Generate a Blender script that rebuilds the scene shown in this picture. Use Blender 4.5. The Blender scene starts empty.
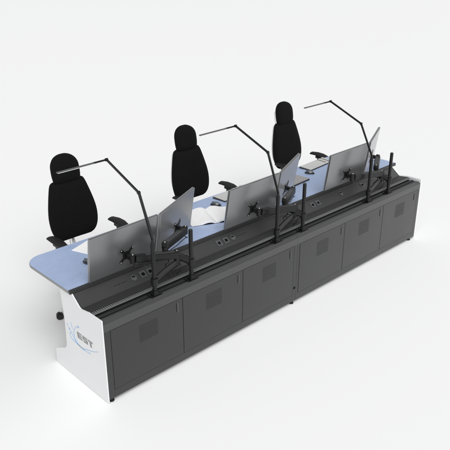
import bpy, bmesh, math, random
from mathutils import Vector, Matrix
random.seed(4)
S = bpy.context.scene
C = S.collection
R = math.radians
L = 4.147            # length of the console

# ------------------------------------------------------------------ materials
def new_mat(name):
    m = bpy.data.materials.new(name); m.use_nodes = True
    nt = m.node_tree
    return m, nt, nt.nodes['Principled BSDF']
def mat(name, col, rough=.5, metal=0, spec=.5, var=0, vscale=8, bump=0, bscale=300, rvar=0, sheen=0, coat=0):
    m, nt, b = new_mat(name)
    b.inputs['Base Color'].default_value = (*col, 1)
    b.inputs['Roughness'].default_value = rough
    b.inputs['Metallic'].default_value = metal
    b.inputs['Specular IOR Level'].default_value = spec
    if sheen: b.inputs['Sheen Weight'].default_value = sheen; b.inputs['Sheen Roughness'].default_value = .35
    if coat: b.inputs['Coat Weight'].default_value = coat
    tc = nt.nodes.new('ShaderNodeTexCoord')
    if var:
        n = nt.nodes.new('ShaderNodeTexNoise'); n.inputs['Scale'].default_value = vscale; n.inputs['Detail'].default_value = 6
        mp = nt.nodes.new('ShaderNodeMapRange'); mp.inputs[1].default_value = .3; mp.inputs[2].default_value = .7
        mp.inputs[3].default_value = 1-var; mp.inputs[4].default_value = 1+var
        mx = nt.nodes.new('ShaderNodeVectorMath'); mx.operation = 'SCALE'; mx.inputs[0].default_value = col
        nt.links.new(tc.outputs['Object'], n.inputs['Vector']); nt.links.new(n.outputs['Fac'], mp.inputs[0])
        nt.links.new(mp.outputs[0], mx.inputs['Scale']); nt.links.new(mx.outputs[0], b.inputs['Base Color'])
        if rvar:
            r = nt.nodes.new('ShaderNodeMapRange'); r.inputs[1].default_value = .3; r.inputs[2].default_value = .7
            r.inputs[3].default_value = rough-rvar; r.inputs[4].default_value = rough+rvar
            nt.links.new(n.outputs['Fac'], r.inputs[0]); nt.links.new(r.outputs[0], b.inputs['Roughness'])
    if bump:
        n2 = nt.nodes.new('ShaderNodeTexNoise'); n2.inputs['Scale'].default_value = bscale; n2.inputs['Detail'].default_value = 4
        bp = nt.nodes.new('ShaderNodeBump'); bp.inputs['Strength'].default_value = bump; bp.inputs['Distance'].default_value = .002
        nt.links.new(tc.outputs['Object'], n2.inputs['Vector']); nt.links.new(n2.outputs['Fac'], bp.inputs['Height'])
        nt.links.new(bp.outputs[0], b.inputs['Normal'])
    return m

M = {}
M['floor'] = mat('studio_floor', (.915,.916,.916), .8, spec=.15)
M['metal'] = mat('grey_powder_coat_lit', (.043,.0435,.0445), .44, spec=.62, sheen=.40, var=.05, vscale=3, bump=.12, bscale=500, rvar=.04)  # lighter copy of the frame coat; light on the upturned header baked in
M['metal_dark'] = mat('grey_powder_coat_frame', (.012,.0122,.0127), .42, spec=.64, sheen=.45, var=.05, vscale=3, bump=.12, bscale=500, rvar=.04)
M['metal_door'] = mat('grey_powder_coat_doors', (.008,.0081,.0086), .38, spec=.66, sheen=.50, var=.05, vscale=2.2, bump=.12, bscale=500, rvar=.05)
M['slope'] = mat('dark_powder_coat', (.032,.0322,.0328), .45, spec=.6, var=.05, vscale=3, bump=.12, bscale=500, rvar=.04)
M['strip'] = mat('strip_aluminium', (.27,.273,.277), .4, metal=.4)
M['rail'] = mat('black_anodised', (.022,.0225,.023), .4)
M['railgrey'] = mat('grey_anodised', (.10,.102,.105), .4, metal=.3)
M['recess'] = mat('dark_recess', (.012,.012,.012), .7)
M['gap'] = mat('black_recess', (.006,.006,.006), .9, spec=.1)
M['alu'] = mat('brushed_aluminium', (.55,.56,.56), .35, metal=.8, var=.08, vscale=20)
M['white'] = mat('white_panel', (.77,.775,.78), .45, spec=.3, var=.012, vscale=2)
M['edge'] = mat('grey_edge_band', (.26,.262,.262), .5)
M['screenback'] = mat('grey_monitor_shell', (.255,.258,.264), .26, metal=.75, sheen=.40, var=.03, vscale=2)
M['bezel'] = mat('silver_bezel', (.42,.43,.44), .35, metal=.5)
M['glass'] = mat('black_screen', (.008,.008,.009), .15)
M['arm'] = mat('black_arm_plastic', (.0075,.0077,.008), .36, spec=.35, var=.08, vscale=30)
M['cap'] = mat('grey_arm_cap', (.040,.041,.042), .4)
M['screw'] = mat('bright_screw', (.7,.7,.7), .3, metal=.4)
M['fabric'] = mat('black_chair_fabric', (.0065,.0065,.007), .95, spec=.12, var=.18, vscale=60, bump=.5, bscale=900, sheen=.04)
M['pad'] = mat('black_armrest_plastic', (.012,.012,.0125), .5, spec=.4, bump=.2, bscale=500)
M['shell'] = mat('white_chair_plastic', (.84,.845,.85), .45)
M['chrome'] = mat('grey_lever_metal', (.5,.5,.51), .35, metal=.6)
M['rubber'] = mat('black_caster', (.01,.01,.01), .45)
M['paper'] = mat('white_paper', (.93,.93,.93), .8, var=.015, vscale=30)
M['cover'] = mat('grey_cover', (.36,.345,.345), .55, var=.05, vscale=40)
M['dark'] = mat('charcoal_plastic', (.03,.031,.033), .4)
M['keyb'] = mat('light_grey_keys', (.62,.62,.605), .5)
M['keybase'] = mat('grey_keyboard_base', (.045,.045,.047), .45)
M['ink'] = mat('grey_lettering', (.27,.268,.265), .5, var=.25, vscale=25)
M['blueink'] = mat('blue_print', (.30,.47,.73), .5)
M['handle'] = mat('handle_grey', (.065,.066,.068), .4, metal=.2)
M['barmetal'] = mat('satin_grey_bar', (.13,.131,.134), .3, metal=.6)
M['mouse'] = mat('mouse_shell', (.022,.024,.028), .25, coat=.4)
M['mousetop'] = mat('mouse_top', (.10,.115,.14), .15, coat=.6)
M['socket'] = mat('socket_plate', (.085,.087,.09), .4)

def linoleum():
    m, nt, b = new_mat('blue_linoleum')
    tc = nt.nodes.new('ShaderNodeTexCoord')
    n = nt.nodes.new('ShaderNodeTexNoise'); n.inputs['Scale'].default_value = 9; n.inputs['Detail'].default_value = 9; n.inputs['Roughness'].default_value = .65; n.inputs['Distortion'].default_value = .8
    mp = nt.nodes.new('ShaderNodeMapping'); mp.inputs['Scale'].default_value = (1,1.6,1); mp.inputs['Rotation'].default_value = (0,0,.6)
    r = nt.nodes.new('ShaderNodeValToRGB')
    r.color_ramp.elements[0].position = .3; r.color_ramp.elements[0].color = (.345,.45,.68,1)
    r.color_ramp.elements[1].position = .72; r.color_ramp.elements[1].color = (.415,.52,.75,1)
    nt.links.new(tc.outputs['Object'], mp.inputs[0]); nt.links.new(mp.outputs[0], n.inputs['Vector'])
    nt.links.new(n.outputs['Fac'], r.inputs[0]); nt.links.new(r.outputs[0], b.inputs['Base Color'])
    b.inputs['Roughness'].default_value = .32; b.inputs['Specular IOR Level'].default_value = 1.0; b.inputs['Sheen Weight'].default_value = .25; b.inputs['Sheen Roughness'].default_value = .4
    return m
M['lino'] = linoleum()

# ------------------------------------------------------------------ mesh builder
class MB:
    def __init__(s): s.bm = bmesh.new()
    def _merge(s, b2, mtx=None):
        if mtx is not None: b2.transform(mtx)
        me = bpy.data.meshes.new('tmp'); b2.to_mesh(me); b2.free(); s.bm.from_mesh(me); bpy.data.meshes.remove(me)
    def box(s, lo, hi, bev=0, mtx=None, seg=2):
        b = bmesh.new(); bmesh.ops.create_cube(b, size=1)
        lo, hi = Vector(lo), Vector(hi); c = (lo+hi)/2; d = hi-lo
        for v in b.verts: v.co = Vector((v.co.x*d.x+c.x, v.co.y*d.y+c.y, v.co.z*d.z+c.z))
        if bev: bmesh.ops.bevel(b, geom=b.edges[:], offset=bev, segments=seg, affect='EDGES', profile=.5)
        s._merge(b, mtx); return s
    def bar(s, p0, p1, w, h, bev=0, up=(0,0,1)):
        p0, p1 = Vector(p0), Vector(p1); d = p1-p0; n = d.length; x = d.normalized()
        y = Vector(up).cross(x)
        if y.length < 1e-4: y = Vector((0,1,0)).cross(x)
        y.normalize(); z = x.cross(y)
        m = Matrix((x,y,z)).transposed().to_4x4(); m.translation = p0
        return s.box((0,-w/2,-h/2), (n,w/2,h/2), bev, m)
    def cyl(s, p0, p1, r, r2=None, n=20, bev=0):
        p0, p1 = Vector(p0), Vector(p1); d = p1-p0
        b = bmesh.new(); bmesh.ops.create_cone(b, cap_ends=True, segments=n, radius1=r, radius2=r if r2 is None else r2, depth=d.length)
        if bev:
            bmesh.ops.bevel(b, geom=[e for e in b.edges if any(len(f.verts) > 4 for f in e.link_faces)], offset=bev, segments=2, affect='EDGES')
        q = Vector((0,0,1)).rotation_difference(d.normalized())
        s._merge(b, Matrix.Translation((p0+p1)/2) @ q.to_matrix().to_4x4()); return s
    def sphere(s, c, r, sc=(1,1,1), n=16):
        b = bmesh.new(); bmesh.ops.create_uvsphere(b, u_segments=n, v_segments=n//2+2, radius=r)
        s._merge(b, Matrix.Translation(c) @ Matrix.Diagonal((*sc,1))); return s
    def prism(s, pts, axis, a, bb, bev=0):
        """closed outline pts (2D) extruded along axis from a to bb"""
        b = bmesh.new()
        def P(p, t):
            if axis == 0: return (t, p[0], p[1])
            if axis == 1: return (p[0], t, p[1])
            return (p[0], p[1], t)
        v0 = [b.verts.new(P(p, a)) for p in pts]; v1 = [b.verts.new(P(p, bb)) for p in pts]
        b.faces.new(v0); b.faces.new(v1[::-1]); n = len(pts)
        for i in range(n): b.faces.new((v0[i], v1[i], v1[(i+1)%n], v0[(i+1)%n]))
        bmesh.ops.recalc_face_normals(b, faces=b.faces[:])
        if bev: bmesh.ops.bevel(b, geom=[e for e in b.edges], offset=bev, segments=2, affect='EDGES')
        s._merge(b); return s
    def tube(s, pts, r, n=8, flat=None):
        """swept tube; flat=(w,h) gives an elliptical section"""
        pts = [Vector(p) for p in pts]; b = bmesh.new(); rings = []
        ref = None
        for i, p in enumerate(pts):
            t = (pts[min(i+1,len(pts)-1)]-pts[max(i-1,0)]).normalized()
            a = Vector((0,0,1)) if abs(t.z) < .95 else Vector((0,1,0))
            if ref is not None: a = ref
            u = (a - t*a.dot(t)).normalized(); v = t.cross(u); ref = u
            rr = r[i] if isinstance(r, (list,tuple)) else r
            w, h = (1,1) if flat is None else flat
            rings.append([b.verts.new(p+v*(math.cos(2*math.pi*k/n)*rr*w)+u*(math.sin(2*math.pi*k/n)*rr*h)) for k in range(n)])
        for A, B in zip(rings, rings[1:]):
            for k in range(n): b.faces.new((A[k], A[(k+1)%n], B[(k+1)%n], B[k]))
        b.faces.new(rings[0][::-1]); b.faces.new(rings[-1])
        bmesh.ops.recalc_face_normals(b, faces=b.faces[:])
        s._merge(b); return s
    def build(s, name, m, parent=None, sharp=32, loc=None):
        for f in s.bm.faces: f.smooth = True
        for e in s.bm.edges:
            if len(e.link_faces) != 2 or e.calc_face_angle(0) > R(sharp): e.smooth = False
        me = bpy.data.meshes.new(name); s.bm.to_mesh(me); s.bm.free()
        me.materials.append(m)
        o = bpy.data.objects.new(name, me); C.objects.link(o); o.parent = parent
        wn = o.modifiers.new('weighted_normals', 'WEIGHTED_NORMAL'); wn.keep_sharp = True; wn.weight = 90
        if loc: o.location = loc
        return o

def tag(o, label=None, cat=None, group=None, kind=None):
    if label: o['label'] = label
    if cat: o['category'] = cat
    if group: o['group'] = group
    if kind: o['kind'] = kind
    return o
def empty(name, loc=(0,0,0), rz=0):
    o = bpy.data.objects.new(name, None); C.objects.link(o); o.location = loc; o.rotation_euler.z = rz
    o.empty_display_size = .1
    return o
def kids(o): return [c for c in C.objects if c.parent == o]
def copy_tree(o, parent=None):
    ch = kids(o); c = o.copy(); C.objects.link(c); c.parent = parent
    for k in ch: copy_tree(k, c)
    return c

# ------------------------------------------------------------------ setting
fl = MB(); fl.box((-150,-150,-.1), (250,250,0)); tag(fl.build('floor', M['floor']), kind='structure')

# ------------------------------------------------------------------ console
con = empty('control_console', (L/2, .4, 0))
tag(con, 'long three-seat control console with blue desktop, dark grey rear cabinets and white end panels', 'console')
off = Vector((-L/2, -.4, 0))
def cpart(mb, name, m, parent=con, **k):
    o = mb.build(name, m, parent, **k)
    if parent is con: o.location = off
    return o

# end panels: profile in (y, z)
prof = [(.005,.004),(.733,.004),(.727,.03),(.718,.125),(.714,.136),(.702,.147),(.66,.168),(.60,.197),(.565,.216),(.545,.233),(.535,.256),(.530,.29),(.526,.36),(.524,.46),(.526,.56),(.534,.66),(.548,.773),
        (.382,.773),(.372,.770),(.352,.750),(.285,.698),(.272,.692),(.262,.690),(.176,.7035),(.168,.707),(.006,.7075),(.0,.702),(.0,.01)]
def smooth_step(pts): return pts
for x0, x1 in ((-.010,.0), (L,L+.030)):
    p = cpart(MB().prism(prof, 0, x0, x1, bev=.0015), 'end_panel', M['white'])
    if x0 < 0: near_panel = p

# emblem on the near end panel (outside face x=-.010)
def ribbon(pts, w, d=.0012):
    """thin raised print following (y,z) points on the outer face"""
    mb = MB(); b = mb.bm
    # catmull-rom
    P = [Vector(q) for q in pts]; out = []
    for i in range(len(P)-1):
        p0 = P[max(i-1,0)]; p1 = P[i]; p2 = P[i+1]; p3 = P[min(i+2,len(P)-1)]
        for k in range(8):
            t = k/8; out.append(.5*((2*p1)+(-p0+p2)*t+(2*p0-5*p1+4*p2-p3)*t*t+(-p0+3*p1-3*p2+p3)*t**3))
    out.append(P[-1]); n = len(out); x0, x1 = -.0103-d, -.0100
    va = []
    for i, q in enumerate(out):
        t = (out[min(i+1,n-1)]-out[max(i-1,0)]).normalized(); s = Vector((-t.y,t.x))
        ww = w*(.35+.65*math.sin(math.pi*i/(n-1)))/2
        va.append([b.verts.new((x, *(q+s*ww*k))) for x in (x0,x1) for k in (-1,1)])
    for A, B in zip(va, va[1:]):
        for i, j in ((0,1),(1,3),(3,2),(2,0)): b.faces.new((A[i],A[j],B[j],B[i]))
    bmesh.ops.recalc_face_normals(b, faces=b.faces[:])
    return mb
strokes = [[(.488,.464),(.461,.437),(.425,.405),(.400,.375),(.365,.352),(.325,.343),(.28,.345),(.231,.361),(.15,.385),(.072,.421)],
           [(.432,.405),(.455,.405),(.463,.385),(.447,.362),(.402,.350),(.350,.345),(.31,.341),(.282,.337)],
           [(.325,.512),(.355,.500),(.385,.465),(.400,.430),(.398,.395),(.375,.365),(.330,.345),(.28,.338),(.235,.340),(.195,.346)],
           [(.429,.511),(.425,.49),(.416,.47),(.405,.452)]]
swirl = MB()
for st in strokes: swirl._merge(ribbon(st, .0055).bm)
for y, z, r in ((.461,.437,.009),(.325,.513,.009),(.282,.338,.008),(.195,.346,.005),(.488,.464,.005)):
    swirl.cyl((-.0120,y,z), (-.0100,y,z), r, n=14)
swirl.build('swirl', M['blueink'], near_panel)
# lettering EST: built of slabs in (y, z); reads towards -y
def letters():
    mb = MB()
    h = .050
    def q(u0, v0, u1, v1, u2, v2, u3, v3, base, w):
        pts = []
        for u, v in ((u0,v0),(u1,v1),(u2,v2),(u3,v3)):
            pts.append((base-u*w-(.010)*(0 if v < .5 else -1)*v*.9, .412+v*h))
        mb.prism(pts, 0, -.0118, -.0100)
    b, w = .346, .068      # E
    q(0,0,.28,0,.28,1,0,1,b,w)
    for v in (0,.39,.78): q(.30,v,.92,v,.92,v+.22,.30,v+.22,b,w)
    b, w = .272, .066      # S
    for v in (0,.39,.78): q(.02,v,.92,v,.92,v+.22,.02,v+.22,b,w)
    q(.02,.63,.30,.63,.30,.76,.02,.76,b,w); q(.64,.24,.92,.24,.92,.37,.64,.37,b,w)
    b, w = .200, .062      # T
    q(0,.76,1,.76,1,1,0,1,b,w); q(.34,0,.66,0,.66,.74,.34,.74,b,w)
    return mb
letters().build('lettering', M['ink'], near_panel)

# desktop with rounded operator-side corners
def desk_outline(x0, x1, y0, y1, r):
    pts = [(x0,y0)]
    pts.append((x1,y0))
    for k in range(9):
        a = k/8*math.pi/2; pts.append((x1-r+r*math.cos(a), y1-r+r*math.sin(a)))
    for k in range(9):
        a = math.pi/2+k/8*math.pi/2; pts.append((x0+r+r*math.cos(a), y1-r+r*math.sin(a)))
    return pts
X0, X1, Y0, Y1 = -.030, L+.075, .388, 1.056
dt = cpart(MB().prism(desk_outline(X0,X1,Y0,Y1,.14), 2, .775, .7965, bev=.0015), 'desktop', M['edge'])
lin = MB().prism(desk_outline(X0+.003,X1-.003,Y0+.003,Y1-.003,.137), 2, .7966, .800).build('linoleum_top', M['lino'], dt)

cpart(MB().box((X0+.006,.3715,.768), (X1-.006,.3876,.7985), .001), 'rear_trim', M['slope'])
# rear slope with a lip under the desktop
def sheet(pts, t, x0, x1):
    """bent sheet metal following (y,z) points, thickness t below"""
    P = [Vector(q) for q in pts]; low = []
    for i, q in enumerate(P):
        d = (P[min(i+1,len(P)-1)]-P[max(i-1,0)]).normalized(); low.append(q+Vector((-d.y,d.x))*t)
    return MB().prism([tuple(q) for q in P]+[tuple(q) for q in low[::-1]], 0, x0, x1)
cpart(sheet([(.430,.767),(.374,.767),(.366,.764),(.272,.693),(.262,.690),(.165,.7005)], .003, .002, L-.002), 'rear_slope', M['slope'])
# perforated lip between shelf and rail: a comb of small teeth
cpart(MB().box((.003,.146,.664), (L-.003,.164,.699), .0008), 'gutter_lip', M['recess'])
tm = MB(); n = 236
for i in range(n):
    x = .012+i*(L-.024)/n
    tm.box((x,.1265,.6945), (x+.0088,.156,.7012))
tm.box((.010,.124,.6925), (L-.010,.1455,.6943))
cpart(tm, 'perforated_strip', M['strip'])
cpart(MB().box((.003,.032,.640), (L-.003,.1455,.668)), 'rail_recess', M['recess'])
for y0, y1, z, mm_ in ((.044,.057,.6835,'railgrey'),(.066,.073,.678,'rail'),(.081,.113,.683,'rail')):
    cpart(MB().box((.004,y0,.6684), (L-.004,y1,z), .001), 'mounting_rail', M[mm_])
HP = [(.036,.684),(.031,.686),(.0,.668),(.0,.606),(.03,.606),(.03,.64),(.036,.64)]
for a, b in ((.001,L/2-.0008),(L/2+.0008,L-.001)):
    cpart(MB().prism(HP, 0, a, b), 'rear_header', M['metal'])
for a, b in ((.001,.050),(2.030,L/2-.0008),(L/2+.0008,2.104),(L-.050,L-.001)):
    cpart(MB().box((a,.0,.032), (b,.03,.6055), .0008), 'upright', M['metal_dark'])
for a, b in ((.0505,2.0295),(2.1045,L-.0505)):
    cpart(MB().box((a,.0005,.032), (b,.03,.098), .0008), 'plinth', M['metal_dark'])
cpart(MB().cyl((2.052,-.0015,.170), (2.052,.01,.170), .013), 'cable_hole', M['gap'])
# dark cavity behind doors, body box, front modesty panel
cpart(MB().box((.003,.0305,.034), (L-.003,.40,.600)), 'carcass', M['gap'])
cpart(MB().box((.003,.46,.06), (L-.003,.485,.770)), 'front_panel', M['metal'])
# feet
for x in (.030, 2.045, L-.075):
    for y in (.022, .45):
        f = MB().cyl((x,y,.012), (x,y,.034), .010).cyl((x,y,.0005), (x,y,.012), .021, n=20, bev=.002)
        cpart(f, 'levelling_foot', M['rail'])
# doors
doors = [(.053,.713),(.716,1.371),(1.374,2.027),(2.107,2.779),(2.782,3.438),(3.441,L-.053)]
for a, b in doors:
    d = cpart(MB().box((a+.001,-.0015,.101), (b-.001,.018,.6035), .0012), 'cabinet_door', M['metal_door'])
    c = (a+b)/2
    v = MB(); vl = MB()
    for k in range(12):
        z = .394+k*.0122
        v.box((c-.085,-.0022,z), (c+.085,.0,z+.0060))
        vl.prism([(-.0017,z+.0062),(-.0030,z+.0054),(-.0030,z+.0062),(-.0017,z+.0085)], 0, c-.086, c+.086)
    ve = v.build('vent', M['recess'], d); vl.build('louvre', M['metal_door'], d)
    hx = b-.050
    h = MB().box((hx-.010,-.0040,.497), (hx+.010,-.0012,.580), .0012)
    h = h.build('handle', M['handle'], d)
    MB().box((hx-.0105,-.0046,.503), (hx-.0045,-.0038,.574)).build('handle_recess', M['recess'], h)
# sockets and grommets on the slope; s = distance down from the top edge
A_ = Vector((0,.366,.766)); B_ = Vector((0,.272,.693)); D_ = (B_-A_).normalized(); N_ = Vector((0,-D_.z*-1,0))
N_ = Vector((1,0,0)).cross(D_).normalized()
if N_.z < 0: N_ = -N_
def slope_m(x, s):
    m = Matrix((Vector((1,0,0)), -D_, N_)).transposed().to_4x4()   # local x along, y up the slope, z out
    m.translation = A_ + Vector((x,0,0)) + D_*s
    return m
def square_socket(x, s):
    m = slope_m(x, s)
    o = cpart(MB().box((-.027,-.027,0), (.027,.027,.0035), .001, m), 'socket_plate', M['socket'])
    i = MB(); i.box((-.014,-.015,.0034), (.014,.012,.0042), 0, m); i.build('socket_opening', M['gap'], o)
    for px, py in ((-.022,.022),(.022,-.022)):
        MB().cyl(m @ Vector((px,py,.003)), m @ Vector((px,py,.0045)), .0022, n=8).build('screw', M['alu'], o)
def grommet(x, s, r=.026):
    m = slope_m(x, s)
    o = cpart(MB().cyl(m @ Vector((0,0,0)), m @ Vector((0,0,.004)), r, n=28, bev=.001), 'cable_grommet', M['socket'])
    pts = [(.017*math.cos(a), .004+.013*math.sin(a)) for a in [k/12*math.pi for k in range(13)]]
    q = MB(); q.prism(pts, 2, .0039, .0047); q.bm.transform(m); q.build('grommet_slot', M['gap'], o)
for x in (.590,.658,1.403,1.486,2.668,2.752,3.497): square_socket(x, .057)
for x in (.502,1.036,1.567,2.300,3.126): grommet(x, .058)
for xs in ([.323+.0205*k for k in range(6)], [1.622+.0215*k for k in range(6)]):
    for x in xs:
        cpart(MB().box((-.004,-.003,-.0001), (.004,.003,.0006), 0, slope_m(x, .060)), 'vent_slot', M['gap'])

# ------------------------------------------------------------------ monitors
MW, MH = .63, .366
def make_monitor():
    # local: x along width, +y towards the operator, z up, origin at the centre of the panel
    r = empty('monitor')
    b = MB().box((-MW/2,-.011,-MH/2), (MW/2,.007,MH/2), .003, seg=3)
    b.build('back_shell', M['screenback'], r)
    MB().box((-MW/2-.0008,.0065,-MH/2-.0008), (MW/2+.0008,.0125,MH/2+.0008), .0015).build('bezel', M['bezel'], r)
    MB().box((-MW/2+.008,.0126,-MH/2+.012), (MW/2-.008,.0135,MH/2-.008)).build('screen', M['glass'], r)
    return r
mon_spots = [
 (.433,.323,1.009,2.0,8.3,'grey-backed left monitor at the near workstation, above the white paper sheet'),
 (1.029,.438,1.019,24.8,7.8,'angled grey monitor of the near workstation beside the open book'),
 (1.745,.262,1.046,1.3,9.0,'grey-backed monitor of the middle workstation, covering the right side of the open book'),
 (2.433,.468,1.010,24.3,9.5,'angled monitor of the middle workstation next to the grey notebook'),
 (3.052,.225,1.066,.6,8.0,'grey-backed monitor of the far workstation, covering the end of a keyboard'),
 (3.804,.444,1.022,25.3,7.5,'narrow-looking angled monitor at the far end of the console')]
proto = make_monitor()
for i, (x, y, z, yaw, tilt, lab) in enumerate(mon_spots):
    o = proto if i == 0 else copy_tree(proto)
    o.location = (x,y,z); o.rotation_mode = 'XYZ'
    o.rotation_euler = (R(tilt), 0, R(yaw))
    tag(o, lab, 'monitor', 'monitors along the console')
mon_objs = mon_spots

def mon_matrix(i):
    x, y, z, yaw, tilt, _ = mon_spots[i]
    return Matrix.Translation((x,y,z)) @ Matrix.Rotation(R(yaw),4,'Z') @ Matrix.Rotation(R(tilt),4,'X')

# ------------------------------------------------------------------ monitor arms
ZR = .682
def arm(px, elbow, mi, vesa, zc, ptop, label, kind):
    r = empty('monitor_stand', (px,.066,ZR)); o = Vector((px,.066,ZR))
    L_ = lambda p: Vector(p)-o
    # foot clamp on the rail
    f = MB().box((-.050,-.030,0), (.050,.040,.008), .002).box((-.028,-.024,.008), (.028,.028,.022), .004).cyl((0,0,.02), (0,0,.045), .023, n=24, bev=.002)
    f.build('clamp_foot', M['arm'], r)
    MB().cyl((0,0,.04), (0,0,ptop-ZR), .0165, n=28, bev=.002).build('pole', M['arm'], r)
    MB().cyl((0,0,ptop-ZR), (0,0,ptop-ZR+.004), .0150, n=28, bev=.001).build('pole_cap', M['cap'], r)
    c0 = Vector((0,0,zc-ZR))
    MB().cyl(c0+Vector((0,0,-.028)), c0+Vector((0,0,.028)), .027, n=28, bev=.003).build('collar', M['arm'], r)
    e = L_(elbow)
    # lower arm: bowed flat casting from collar to elbow
    pts = []
    for k in range(11):
        t = k/10; p = c0.lerp(e, t); p.z += math.sin(t*math.pi)*.022*(1 if e.z > c0.z else -1); pts.append(p)
    if abs(c0.z-e.z) > .03:
        pts = []
        for k in range(11):
            t = k/10; p = c0.lerp(e, t); p.z = c0.z+(e.z-.03-c0.z)*math.sin(t*math.pi/2); pts.append(p)
    rad = [.024 for k in range(11)]
    MB().tube(pts, rad, n=14, flat=(.7,1.3)).build('lower_arm', M['arm'], r)
    MB().cyl(e+Vector((0,0,-.045)), e+Vector((0,0,.040)), .024, n=24, bev=.003).build('elbow_joint', M['arm'], r)
    # head behind the monitor
    mm = mon_matrix(mi)
    vp = mm @ Vector((vesa[0],-.0115,vesa[1]))
    nrm = (mm.to_3x3() @ Vector((0,-1,0))).normalized()
    head = L_(vp + nrm*.075)
    e2 = e+Vector((0,0,.045)); dirv = (head-e2).normalized()
    sp = MB().bar(e2-dirv*.012, head-dirv*.018, .058, .060, .014)
    sp.build('spring_arm', M['arm'], r)
    cp = MB().bar(e2+dirv*.02+Vector((0,0,.022)), e2+(head-e2)*.72+Vector((0,0,.022)), .040, .022, .006)
    cp.build('arm_cover', M['cap'], r)
    MB().sphere(e2+Vector((0,0,.030)), .0052, n=10).build('hinge_cap', M['screw'], r)
    j = MB().cyl(head+Vector((0,0,-.034)), head+Vector((0,0,.034)), .021, n=20, bev=.003)
    j.bar(head, L_(vp+nrm*.012), .030, .036, .005)
    j.build('tilt_head', M['arm'], r)
    MB().sphere(head+Vector((0,-.005,.036)), .0052, n=10).build('pivot_cap', M['screw'], r)
    # VESA plate: X-shaped with four screws
    inv = Matrix.Translation(-o) @ mm
    v = MB()
    for s in (1,-1):
        v.bar((vesa[0]-.056,-.0145,vesa[1]-.056*s), (vesa[0]+.056,-.0145,vesa[1]+.056*s), .022, .005, .0015, up=(0,1,0))
    v.box((vesa[0]-.034,-.0205,vesa[1]-.034), (vesa[0]+.034,-.0125,vesa[1]+.034), .003)
    v.bm.transform(inv); v.build('vesa_plate', M['arm'], r)
    for sx in (-1,1):
        for sz in (-1,1):
            q = MB().cyl((vesa[0]+sx*.052,-.0205,vesa[1]+sz*.052), (vesa[0]+sx*.052,-.0165,vesa[1]+sz*.052), .0038, n=10)
            q.bm.transform(inv); q.build('screw', M['screw'], r)
    # cables: one clipped along the spring arm, one dropping from the elbow to the shelf
    side = Vector((0,-.034,-.01))
    c1 = vp+nrm*.02; c1 = L_(c1)
    pts = [c1+Vector((.03,0,-.05)), c1.lerp(head,.6)+Vector((.02,-.02,-.075)), head+Vector((0,-.02,-.055))]
    for t in (.25,.5,.75): pts.append(head.lerp(e2,t)+Vector((0,-.012,-.046-.02*math.sin(t*math.pi))))
    pts += [e2+Vector((.0,-.028,-.06)), e+Vector((.01,-.020,-.09)), e+Vector((.02,.03,-.14)), Vector((e.x+.05,.165-.066,.030+.0))]
    P = pts; out = []
    for i in range(len(P)-1):
        q0 = P[max(i-1,0)]; q1 = P[i]; q2 = P[i+1]; q3 = P[min(i+2,len(P)-1)]
        for k in range(5):
            t = k/5; out.append(.5*((2*q1)+(-q0+q2)*t+(2*q0-5*q1+4*q2-q3)*t*t+(-q0+3*q1-3*q2+q3)*t**3))
    out.append(P[-1])
    MB().tube(out, .0036, n=7).build('cable', M['rubber'], r)
    tag(r, label, 'monitor stand', 'monitor stands on the rear rail')
    return r
arm(.507, (.772,.12,.868), 0, (.015,-.060), .800, 1.112, 'black monitor stand with jointed arm, on the lamp-carrying pole of the near workstation', 'A')
arm(.868, (.700,.17,.945), 1, (.015,-.07), .838, 1.104, 'black monitor stand with jointed arm, on the bare-topped pole nearest the open book', 'B')
arm(1.857, (2.155,.12,.863), 2, (.005,-.075), .778, 1.115, 'black monitor stand with jointed arm, on the lamp-carrying pole of the middle workstation', 'A')
arm(2.210, (2.070,.17,.935), 3, (-.02,-.07), .831, 1.135, 'black monitor stand with jointed arm, on the bare-topped pole in front of the grey notebook', 'B')
arm(3.238, (3.535,.12,.858), 4, (.0,-.085), .778, 1.136, 'black monitor stand with jointed arm, on the lamp-carrying pole of the far workstation', 'A')
arm(3.600, (3.495,.17,.915), 5, (-.02,-.06), .833, 1.118, 'black monitor stand with jointed arm, on the farthest pole, nearest the right end panel', 'B')

# ------------------------------------------------------------------ task lamps
def lamp(base, e1, e2, tip, label):
    b = Vector(base); r = empty('task_lamp', base)
    l = lambda p: Vector(p)-b
    MB().cyl((0,0,0), (0,0,.030), .010, n=16, bev=.002).build('pivot_pin', M['arm'], r)
    a0 = Vector((0,0,.022))
    MB().bar(a0, l(e1), .012, .018, .002).build('lower_arm', M['arm'], r)
    MB().bar(l(e1), l(e2), .012, .017, .002).build('upper_arm', M['arm'], r)
    for e in (e1, e2):
        q = l(e); MB().cyl(q+Vector((-.011,0,0)), q+Vector((.011,0,0)), .012, n=16, bev=.002).build('joint', M['arm'], r)
    t = l(tip); s = l(e2); d = (t-s)
    h = MB().bar(s, s+d*.28, .012, .012, .002)
    h.build('head_neck', M['arm'], r)
    hh = MB().bar(s+d*.26, t, .017, .009, .003); hh = hh.build('light_bar', M['barmetal'], r)
    MB().bar(s+d*.30+Vector((0,0,-.0065)), s+d*.98+Vector((0,0,-.0065)), .012, .003).build('diffuser', M['paper'], hh)
    cb = MB(); cb.tube([a0+Vector((.012,.0,0)), a0.lerp(l(e1),.3)+Vector((.016,0,-.01)), a0.lerp(l(e1),.7)+Vector((.014,0,-.008)), l(e1)+Vector((.012,0,0))], .0025, n=6)
    cb.build('cable', M['rubber'], r)
    tag(r, label, 'lamp', 'articulated task lamps on the poles')
lamp((.507,.066,1.116), (.50,.19,1.467), (.51,.585,1.617), (.095,.590,1.612), 'articulated task lamp whose light bar crosses the headrest of the near chair')
lamp((1.857,.066,1.119), (1.87,.21,1.465), (1.88,.61,1.615), (1.455,.61,1.612), 'articulated task lamp reaching towards the headrest of the middle chair')
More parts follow.
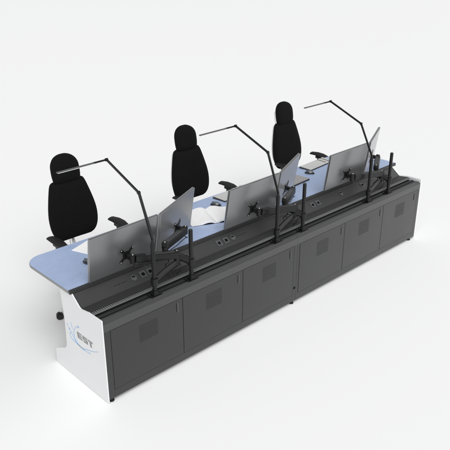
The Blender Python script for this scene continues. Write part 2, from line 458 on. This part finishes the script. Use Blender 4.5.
lamp((3.238,.066,1.140), (3.26,.24,1.455), (3.26,.63,1.613), (2.845,.63,1.612), 'articulated task lamp at the far workstation, its bar ending right of the far chair')

# ------------------------------------------------------------------ chairs
def pad(hw, z0, z1, T, yc, wrap=0, n=28, rows=26, power=2.6):
    """upholstered pad, outline half-width hw(t), t 0..1 from bottom to top; yc(z) centre line"""
    mb = MB(); b = mb.bm; rings = []
    for i in range(rows+1):
        t = .5-.5*math.cos(math.pi*i/rows); z = z0+(z1-z0)*t
        a = hw(t); th = T*(max(0,1-abs(2*t-1)**5))**.5*.5+.002
        ring = []
        for k in range(n):
            an = 2*math.pi*k/n; c, s = math.cos(an), math.sin(an)
            x = a*math.copysign(abs(c)**(2/power), c); y = th*math.copysign(abs(s)**(2/power), s)
            y -= wrap*(x/.25)**2
            ring.append(b.verts.new((x, yc(z)+y, z)))
        rings.append(ring)
    for A, B in zip(rings, rings[1:]):
        for k in range(n): b.faces.new((A[k],A[(k+1)%n],B[(k+1)%n],B[k]))
    b.faces.new(rings[0][::-1]); b.faces.new(rings[-1])
    bmesh.ops.recalc_face_normals(b, faces=b.faces[:])
    return mb
def interp(tab):
    def f(t):
        for (a, u), (c, v) in zip(tab, tab[1:]):
            if t <= c:
                k = (t-a)/(c-a) if c > a else 0; k = k*k*(3-2*k) if False else k
                return u+(v-u)*k
        return tab[-1][1]
    return f
def smooth_tab(tab):
    """catmull-rom through irregular table"""
    def f(t):
        n = len(tab)
        for i in range(n-1):
            if t <= tab[i+1][0] or i == n-2:
                (x1,y1),(x2,y2) = tab[i],tab[i+1]; x0,y0 = tab[max(i-1,0)]; x3,y3 = tab[min(i+2,n-1)]
                m1 = (y2-y0)/max(x2-x0,1e-6); m2 = (y3-y1)/max(x3-x1,1e-6); h = x2-x1; u = (t-x1)/h
                return (2*u**3-3*u**2+1)*y1+(u**3-2*u**2+u)*h*m1+(-2*u**3+3*u**2)*y2+(u**3-u**2)*h*m2
    return f
def make_chair():
    # origin on the floor under the seat; the sitter faces -y (towards the console)
    r = empty('office_chair')
    lean = lambda z: .245+(z-.56)*.16
    bw = smooth_tab([(0,.150),(.03,.186),(.10,.220),(.22,.243),(.38,.250),(.52,.242),(.68,.222),(.85,.196),(.94,.180),(.98,.164),(1,.135)])
    br = pad(bw, .572, 1.122, .085, lean, wrap=.022).build('backrest', M['fabric'], r)
    MBs = pad(lambda t: bw(t)*.93, .62, 1.10, .03, lambda z: lean(z)+.040, wrap=.022).build('back_shell', M['shell'], r)
    hwf = smooth_tab([(0,.116),(.05,.132),(.2,.140),(.45,.142),(.65,.137),(.80,.118),(.90,.092),(.96,.062),(1,.027)])
    pad(hwf, 1.100, 1.354, .085, lambda z: lean(z)-.012, wrap=.03).build('headrest', M['fabric'], r)
    pad(lambda t: hwf(t)*.86, 1.105, 1.325, .03, lambda z: lean(z)+.018, wrap=.03).build('headrest_shell', M['shell'], r)
    for sx in (-.06, .06):
        MB().tube([(sx,lean(1.0)+.05,.98),(sx,lean(1.06)+.080,1.06),(sx,lean(1.14)+.085,1.14),(sx,lean(1.22)+.082,1.22),(sx,lean(1.26)+.04,1.25)], .0032, n=8).build('headrest_bracket', M['chrome'], r)
    # spine from the seat mechanism up the back
    MB().tube([(0,.02,.40),(0,.18,.39),(0,.285,.44),(0,.33,.56),(0,.345,.75),(0,.36,.88)], [.03,.028,.018,.010,.012,.014], n=12, flat=(1.3,.7)).build('back_spine', M['shell'], r)
    MB().tube([(-.03,.30,.44),(-.035,.31,.50),(-.03,.325,.62)], .0035, n=6).build('lever', M['chrome'], r)
    # seat
    mb = MB(); b = mb.bm
    rows = []
    for i, (z, k) in enumerate(((.425,.90),(.432,.965),(.45,.995),(.475,1.0),(.495,.985),(.508,.93),(.513,.80))):
        ring = []
        for q in range(36):
            a = 2*math.pi*q/36; c, s = math.cos(a), math.sin(a)
            ring.append(b.verts.new((.255*k*math.copysign(abs(c)**.62,c), -.03+.245*k*math.copysign(abs(s)**.62,s), z)))
        rows.append(ring)
    for A, B in zip(rows, rows[1:]):
        for q in range(36): b.faces.new((A[q],A[(q+1)%36],B[(q+1)%36],B[q]))
    b.faces.new(rows[0][::-1]); b.faces.new(rows[-1])
    mb.build('seat', M['fabric'], r)
    MB().box((-.10,-.12,.375), (.10,.14,.425), .012).build('seat_mechanism', M['rubber'], r)
    # armrests
    for s in (-1, 1):
        p = MB(); 
        ringpts = [(s*.320,.150,.690),(s*.322,.135,.697),(s*.325,.06,.703),(s*.325,-.02,.700),(s*.322,-.09,.690),(s*.320,-.115,.680)]
        rad = [.022,.040,.048,.050,.042,.022]
        p.tube(ringpts, rad, n=16, flat=(1,.36)); ap = p.build('armrest', M['pad'], r)
        q = MB().box((s*.322-.028,-.04,.655), (s*.322+.028,.055,.690), .006)
        q.box((s*.322-.016,-.025,.47), (s*.322+.016,.035,.66), .006)
        q.bar((s*.322,.005,.478), (s*.10,.005,.415), .05, .018, .004)
        q.build('arm_support', M['pad'], ap)
    # column and five-star base
    by = -.08
    MB().cyl((0,by,.20), (0,by,.38), .020, n=20).cyl((0,by,.09), (0,by,.24), .030, n=20, bev=.003).build('gas_column', M['rubber'], r)
    MB().cyl((0,by,.075), (0,by,.135), .050, .038, n=24, bev=.004).build('base_hub', M['shell'], r)
    for k in range(5):
        a = R(179+72*k); c, s_ = math.cos(a), math.sin(a)
        MB().tube([(.03*c,by+.03*s_,.112),(.20*c,by+.20*s_,.104),(.36*c,by+.36*s_,.086),(.427*c,by+.427*s_,.076)], [.027,.023,.018,.014], n=10, flat=(1,.75)).build('base_leg', M['shell'], r)
        cx, cy = .427*c, by+.427*s_; t = Vector((math.cos(a+1.15), math.sin(a+1.15), 0))
        w = MB()
        w.cyl(Vector((cx,cy,.0325))-t*.026, Vector((cx,cy,.0325))+t*.026, .0315, n=24, bev=.006)
        w.cyl((cx,cy,.030), (cx,cy,.072), .010, n=12)
        w.build('caster', M['rubber'], r)
    return r
ch = make_chair()
chairs = [(.770,1.350,0,'black high-backed office chair at the near workstation, nearest the end panel with the emblem'),
          (2.205,1.350,0,'middle of the three black high-backed office chairs, behind the open book'),
          (3.765,1.350,0,'black high-backed office chair at the far workstation, farthest from the emblem')]
for i, (x, y, a, lab) in enumerate(chairs):
    o = ch if i == 0 else copy_tree(ch)
    o.location = (x,y,0); o.rotation_euler.z = R(a)
    tag(o, lab, 'chair', 'office chairs along the operator side')

# ------------------------------------------------------------------ things on the desktop
ZT = .800
def make_keyboard():
    r = empty('keyboard')
    MB().prism([(-.08,.0),(.08,.0),(.08,.017),(-.08,.0085)], 0, 0, .46, bev=.002).build('base', M['keybase'], r)
    k = MB()
    for row in range(6):
        y = -.071+row*.0245; z = .0092+(y+.08)*.053
        x = .008
        while x < .445:
            w = .0215
            if row == 0 and .10 < x < .14: w = .13
            w = min(w, .452-x)
            if not (abs(x-.325) < .006 or abs(x-.392) < .004): k.box((x,y,z), (x+w-.0022,y+.0225,z+.0055), .0010, seg=1)
            x += w
    k.build('keys', M['keyb'], r)
    return r
kb = make_keyboard(); kb2 = copy_tree(kb)
for o, x, y, a, lab in ((kb,1.965,.918,6,'light grey keyboard of the middle workstation, near the open book'),
                        (kb2,3.285,.932,5,'light grey keyboard of the far workstation, left of the far monitor')):
    o.location = (x,y,ZT); o.rotation_euler.z = R(a); tag(o, lab, 'keyboard', 'keyboards on the desktop')
def make_mouse():
    r = empty('computer_mouse')
    mb = MB(); mb.sphere((0,0,0), 1, (.030,.055,.034), n=24)
    for v in list(mb.bm.verts):
        if v.co.z < .002: v.co.z = .002
        v.co.x *= 1-.15*abs(v.co.y)/.055
    mb.build('body', M['mouse'], r)
    MB().sphere((0,0,.012), 1, (.024,.046,.026), n=20).build('top_shell', M['mousetop'], r)
    MB().cyl((-.003,.030,.030), (.003,.030,.030), .006, n=14).build('scroll_wheel', M['dark'], r)
    return r
m0 = make_mouse()
for i, (x, y, a, lab) in enumerate(((1.858,.848,30,'dark computer mouse with light top by the keyboard and the open book'),
                                    (3.222,.818,30,'dark computer mouse with light top between the far keyboard and the grey notebook'),
                                    (.318,.655,20,'small dark mouse half hidden by the nearest monitor, in front of the white paper'))):
    o = m0 if i == 0 else copy_tree(m0)
    o.location = (x,y,ZT); o.rotation_euler.z = R(a); tag(o, lab, 'mouse', 'computer mice on the desktop')
# paper sheets
pp = MB().box((0,0,0), (.30,.212,.0015), 0); pp.box((.006,.004,.0016), (.303,.209,.0030), 0)
o = pp.build('paper_sheet', M['paper'], None); o.location = (.372,.752,ZT); 
o.rotation_euler.z = R(0)
# corner spikes to the left in the photograph: turned sheet
o.rotation_euler.z = R(20); o.location = (.415,.745,ZT)
tag(o, 'white paper sheets lying on the blue desktop behind the nearest monitor', 'paper')
# open book
bk = empty('open_book', (1.640,.678,ZT), R(-24))
def page_block(s, thick, w, h=.325, top=0):
    mb = MB(); b = mb.bm; g = []
    nx = 12
    for i in range(nx+1):
        t = i/nx; x = s*w*t
        z = thick*(1-.75*t)+.022*math.sin(min(1,t*1.6)*math.pi)*.75+.003
        if t < .12: z = thick*.55+(z-thick*.55)*(t/.12)
        g.append([b.verts.new((x,-h/2,z)), b.verts.new((x,h/2,z)), b.verts.new((x,h/2,max(0.002,z-thick*(1-.6*t)-.004))), b.verts.new((x,-h/2,max(0.002,z-thick*(1-.6*t)-.004)))])
    for A, B in zip(g, g[1:]):
        for i in range(4): b.faces.new((A[i],A[(i+1)%4],B[(i+1)%4],B[i]))
    b.faces.new(g[0]); b.faces.new(g[-1][::-1])
    bmesh.ops.recalc_face_normals(b, faces=b.faces[:])
    return mb
page_block(-1, .020, .235).build('page_block', M['paper'], bk)
page_block(1, .020, .235).build('page_block', M['paper'], bk)
cv = MB(); cv.box((-.238,-.166,.0), (-.004,.166,.0022)).box((.004,-.166,.0), (.238,.166,.0022)).box((-.0038,-.166,.0), (.0038,.166,.0030))
cv.build('cover', M['dark'], bk)
tag(bk, 'open book with white pages lying on the blue desktop', 'book')
# closed notebook at the far workstation
nb = empty('notebook', (2.925,.775,ZT), R(4))
MB().box((-.145,-.098,.003), (.118,.098,.018)).build('page_block', M['dark'], nb)
MB().box((-.150,-.102,.0182), (.122,.102,.0215), .001).build('cover', M['cover'], nb)
MB().box((-.150,-.102,.0), (.122,.102,.003), .001).box((.1185,-.102,.0031), (.122,.102,.0181)).build('back_cover', M['dark'], nb)
tag(nb, 'closed grey notebook with a dark edge near the far keyboard and mouse', 'notebook')

# ------------------------------------------------------------------ light
w = bpy.data.worlds.new('World'); S.world = w; w.use_nodes = True
nt = w.node_tree; bg = nt.nodes['Background']
tc = nt.nodes.new('ShaderNodeTexCoord')
dt_ = nt.nodes.new('ShaderNodeVectorMath'); dt_.operation = 'DOT_PRODUCT'; dt_.inputs[1].default_value = Vector((-.40,-.57,.72)).normalized()
nt.links.new(tc.outputs['Generated'], dt_.inputs[0])
mr = nt.nodes.new('ShaderNodeMapRange'); mr.interpolation_type = 'SMOOTHSTEP'
mr.inputs[1].default_value = .80; mr.inputs[2].default_value = 1; mr.inputs[3].default_value = .30; mr.inputs[4].default_value = 4.88
nt.links.new(dt_.outputs['Value'], mr.inputs[0])
d2 = nt.nodes.new('ShaderNodeVectorMath'); d2.operation = 'DOT_PRODUCT'; d2.inputs[1].default_value = Vector((.86,-.48,.02)).normalized()
nt.links.new(tc.outputs['Generated'], d2.inputs[0])
m2 = nt.nodes.new('ShaderNodeMapRange'); m2.interpolation_type = 'SMOOTHSTEP'
m2.inputs[1].default_value = .6; m2.inputs[2].default_value = 1; m2.inputs[3].default_value = 0; m2.inputs[4].default_value = 1.5
nt.links.new(d2.outputs['Value'], m2.inputs[0])
ad = nt.nodes.new('ShaderNodeMath'); ad.operation = 'ADD'
nt.links.new(mr.outputs[0], ad.inputs[0]); nt.links.new(m2.outputs[0], ad.inputs[1]); nt.links.new(ad.outputs[0], bg.inputs[1])
bg.inputs[0].default_value = (.997,.998,1,1)

# ------------------------------------------------------------------ camera
cam = bpy.data.cameras.new('camera'); co = bpy.data.objects.new('camera', cam); C.objects.link(co)
pitch, yaw = .413523, .805935
F = Vector((math.cos(pitch)*math.cos(yaw), math.cos(pitch)*math.sin(yaw), -math.sin(pitch)))
Rt = Vector((math.sin(yaw), -math.cos(yaw), 0)); U = Rt.cross(F)
m = Matrix((Rt, U, -F)).transposed().to_4x4(); m.translation = (-2.00330,-3.30207,3.08237)
co.matrix_world = m
cam.sensor_width = 36; cam.lens = 640.976/450*36; cam.clip_end = 300
S.camera = co
S.view_settings.view_transform = 'Standard'; S.view_settings.look = 'None'; S.view_settings.exposure = 0; S.view_settings.gamma = 1
S.render.resolution_x = 1024; S.render.resolution_y = 1024
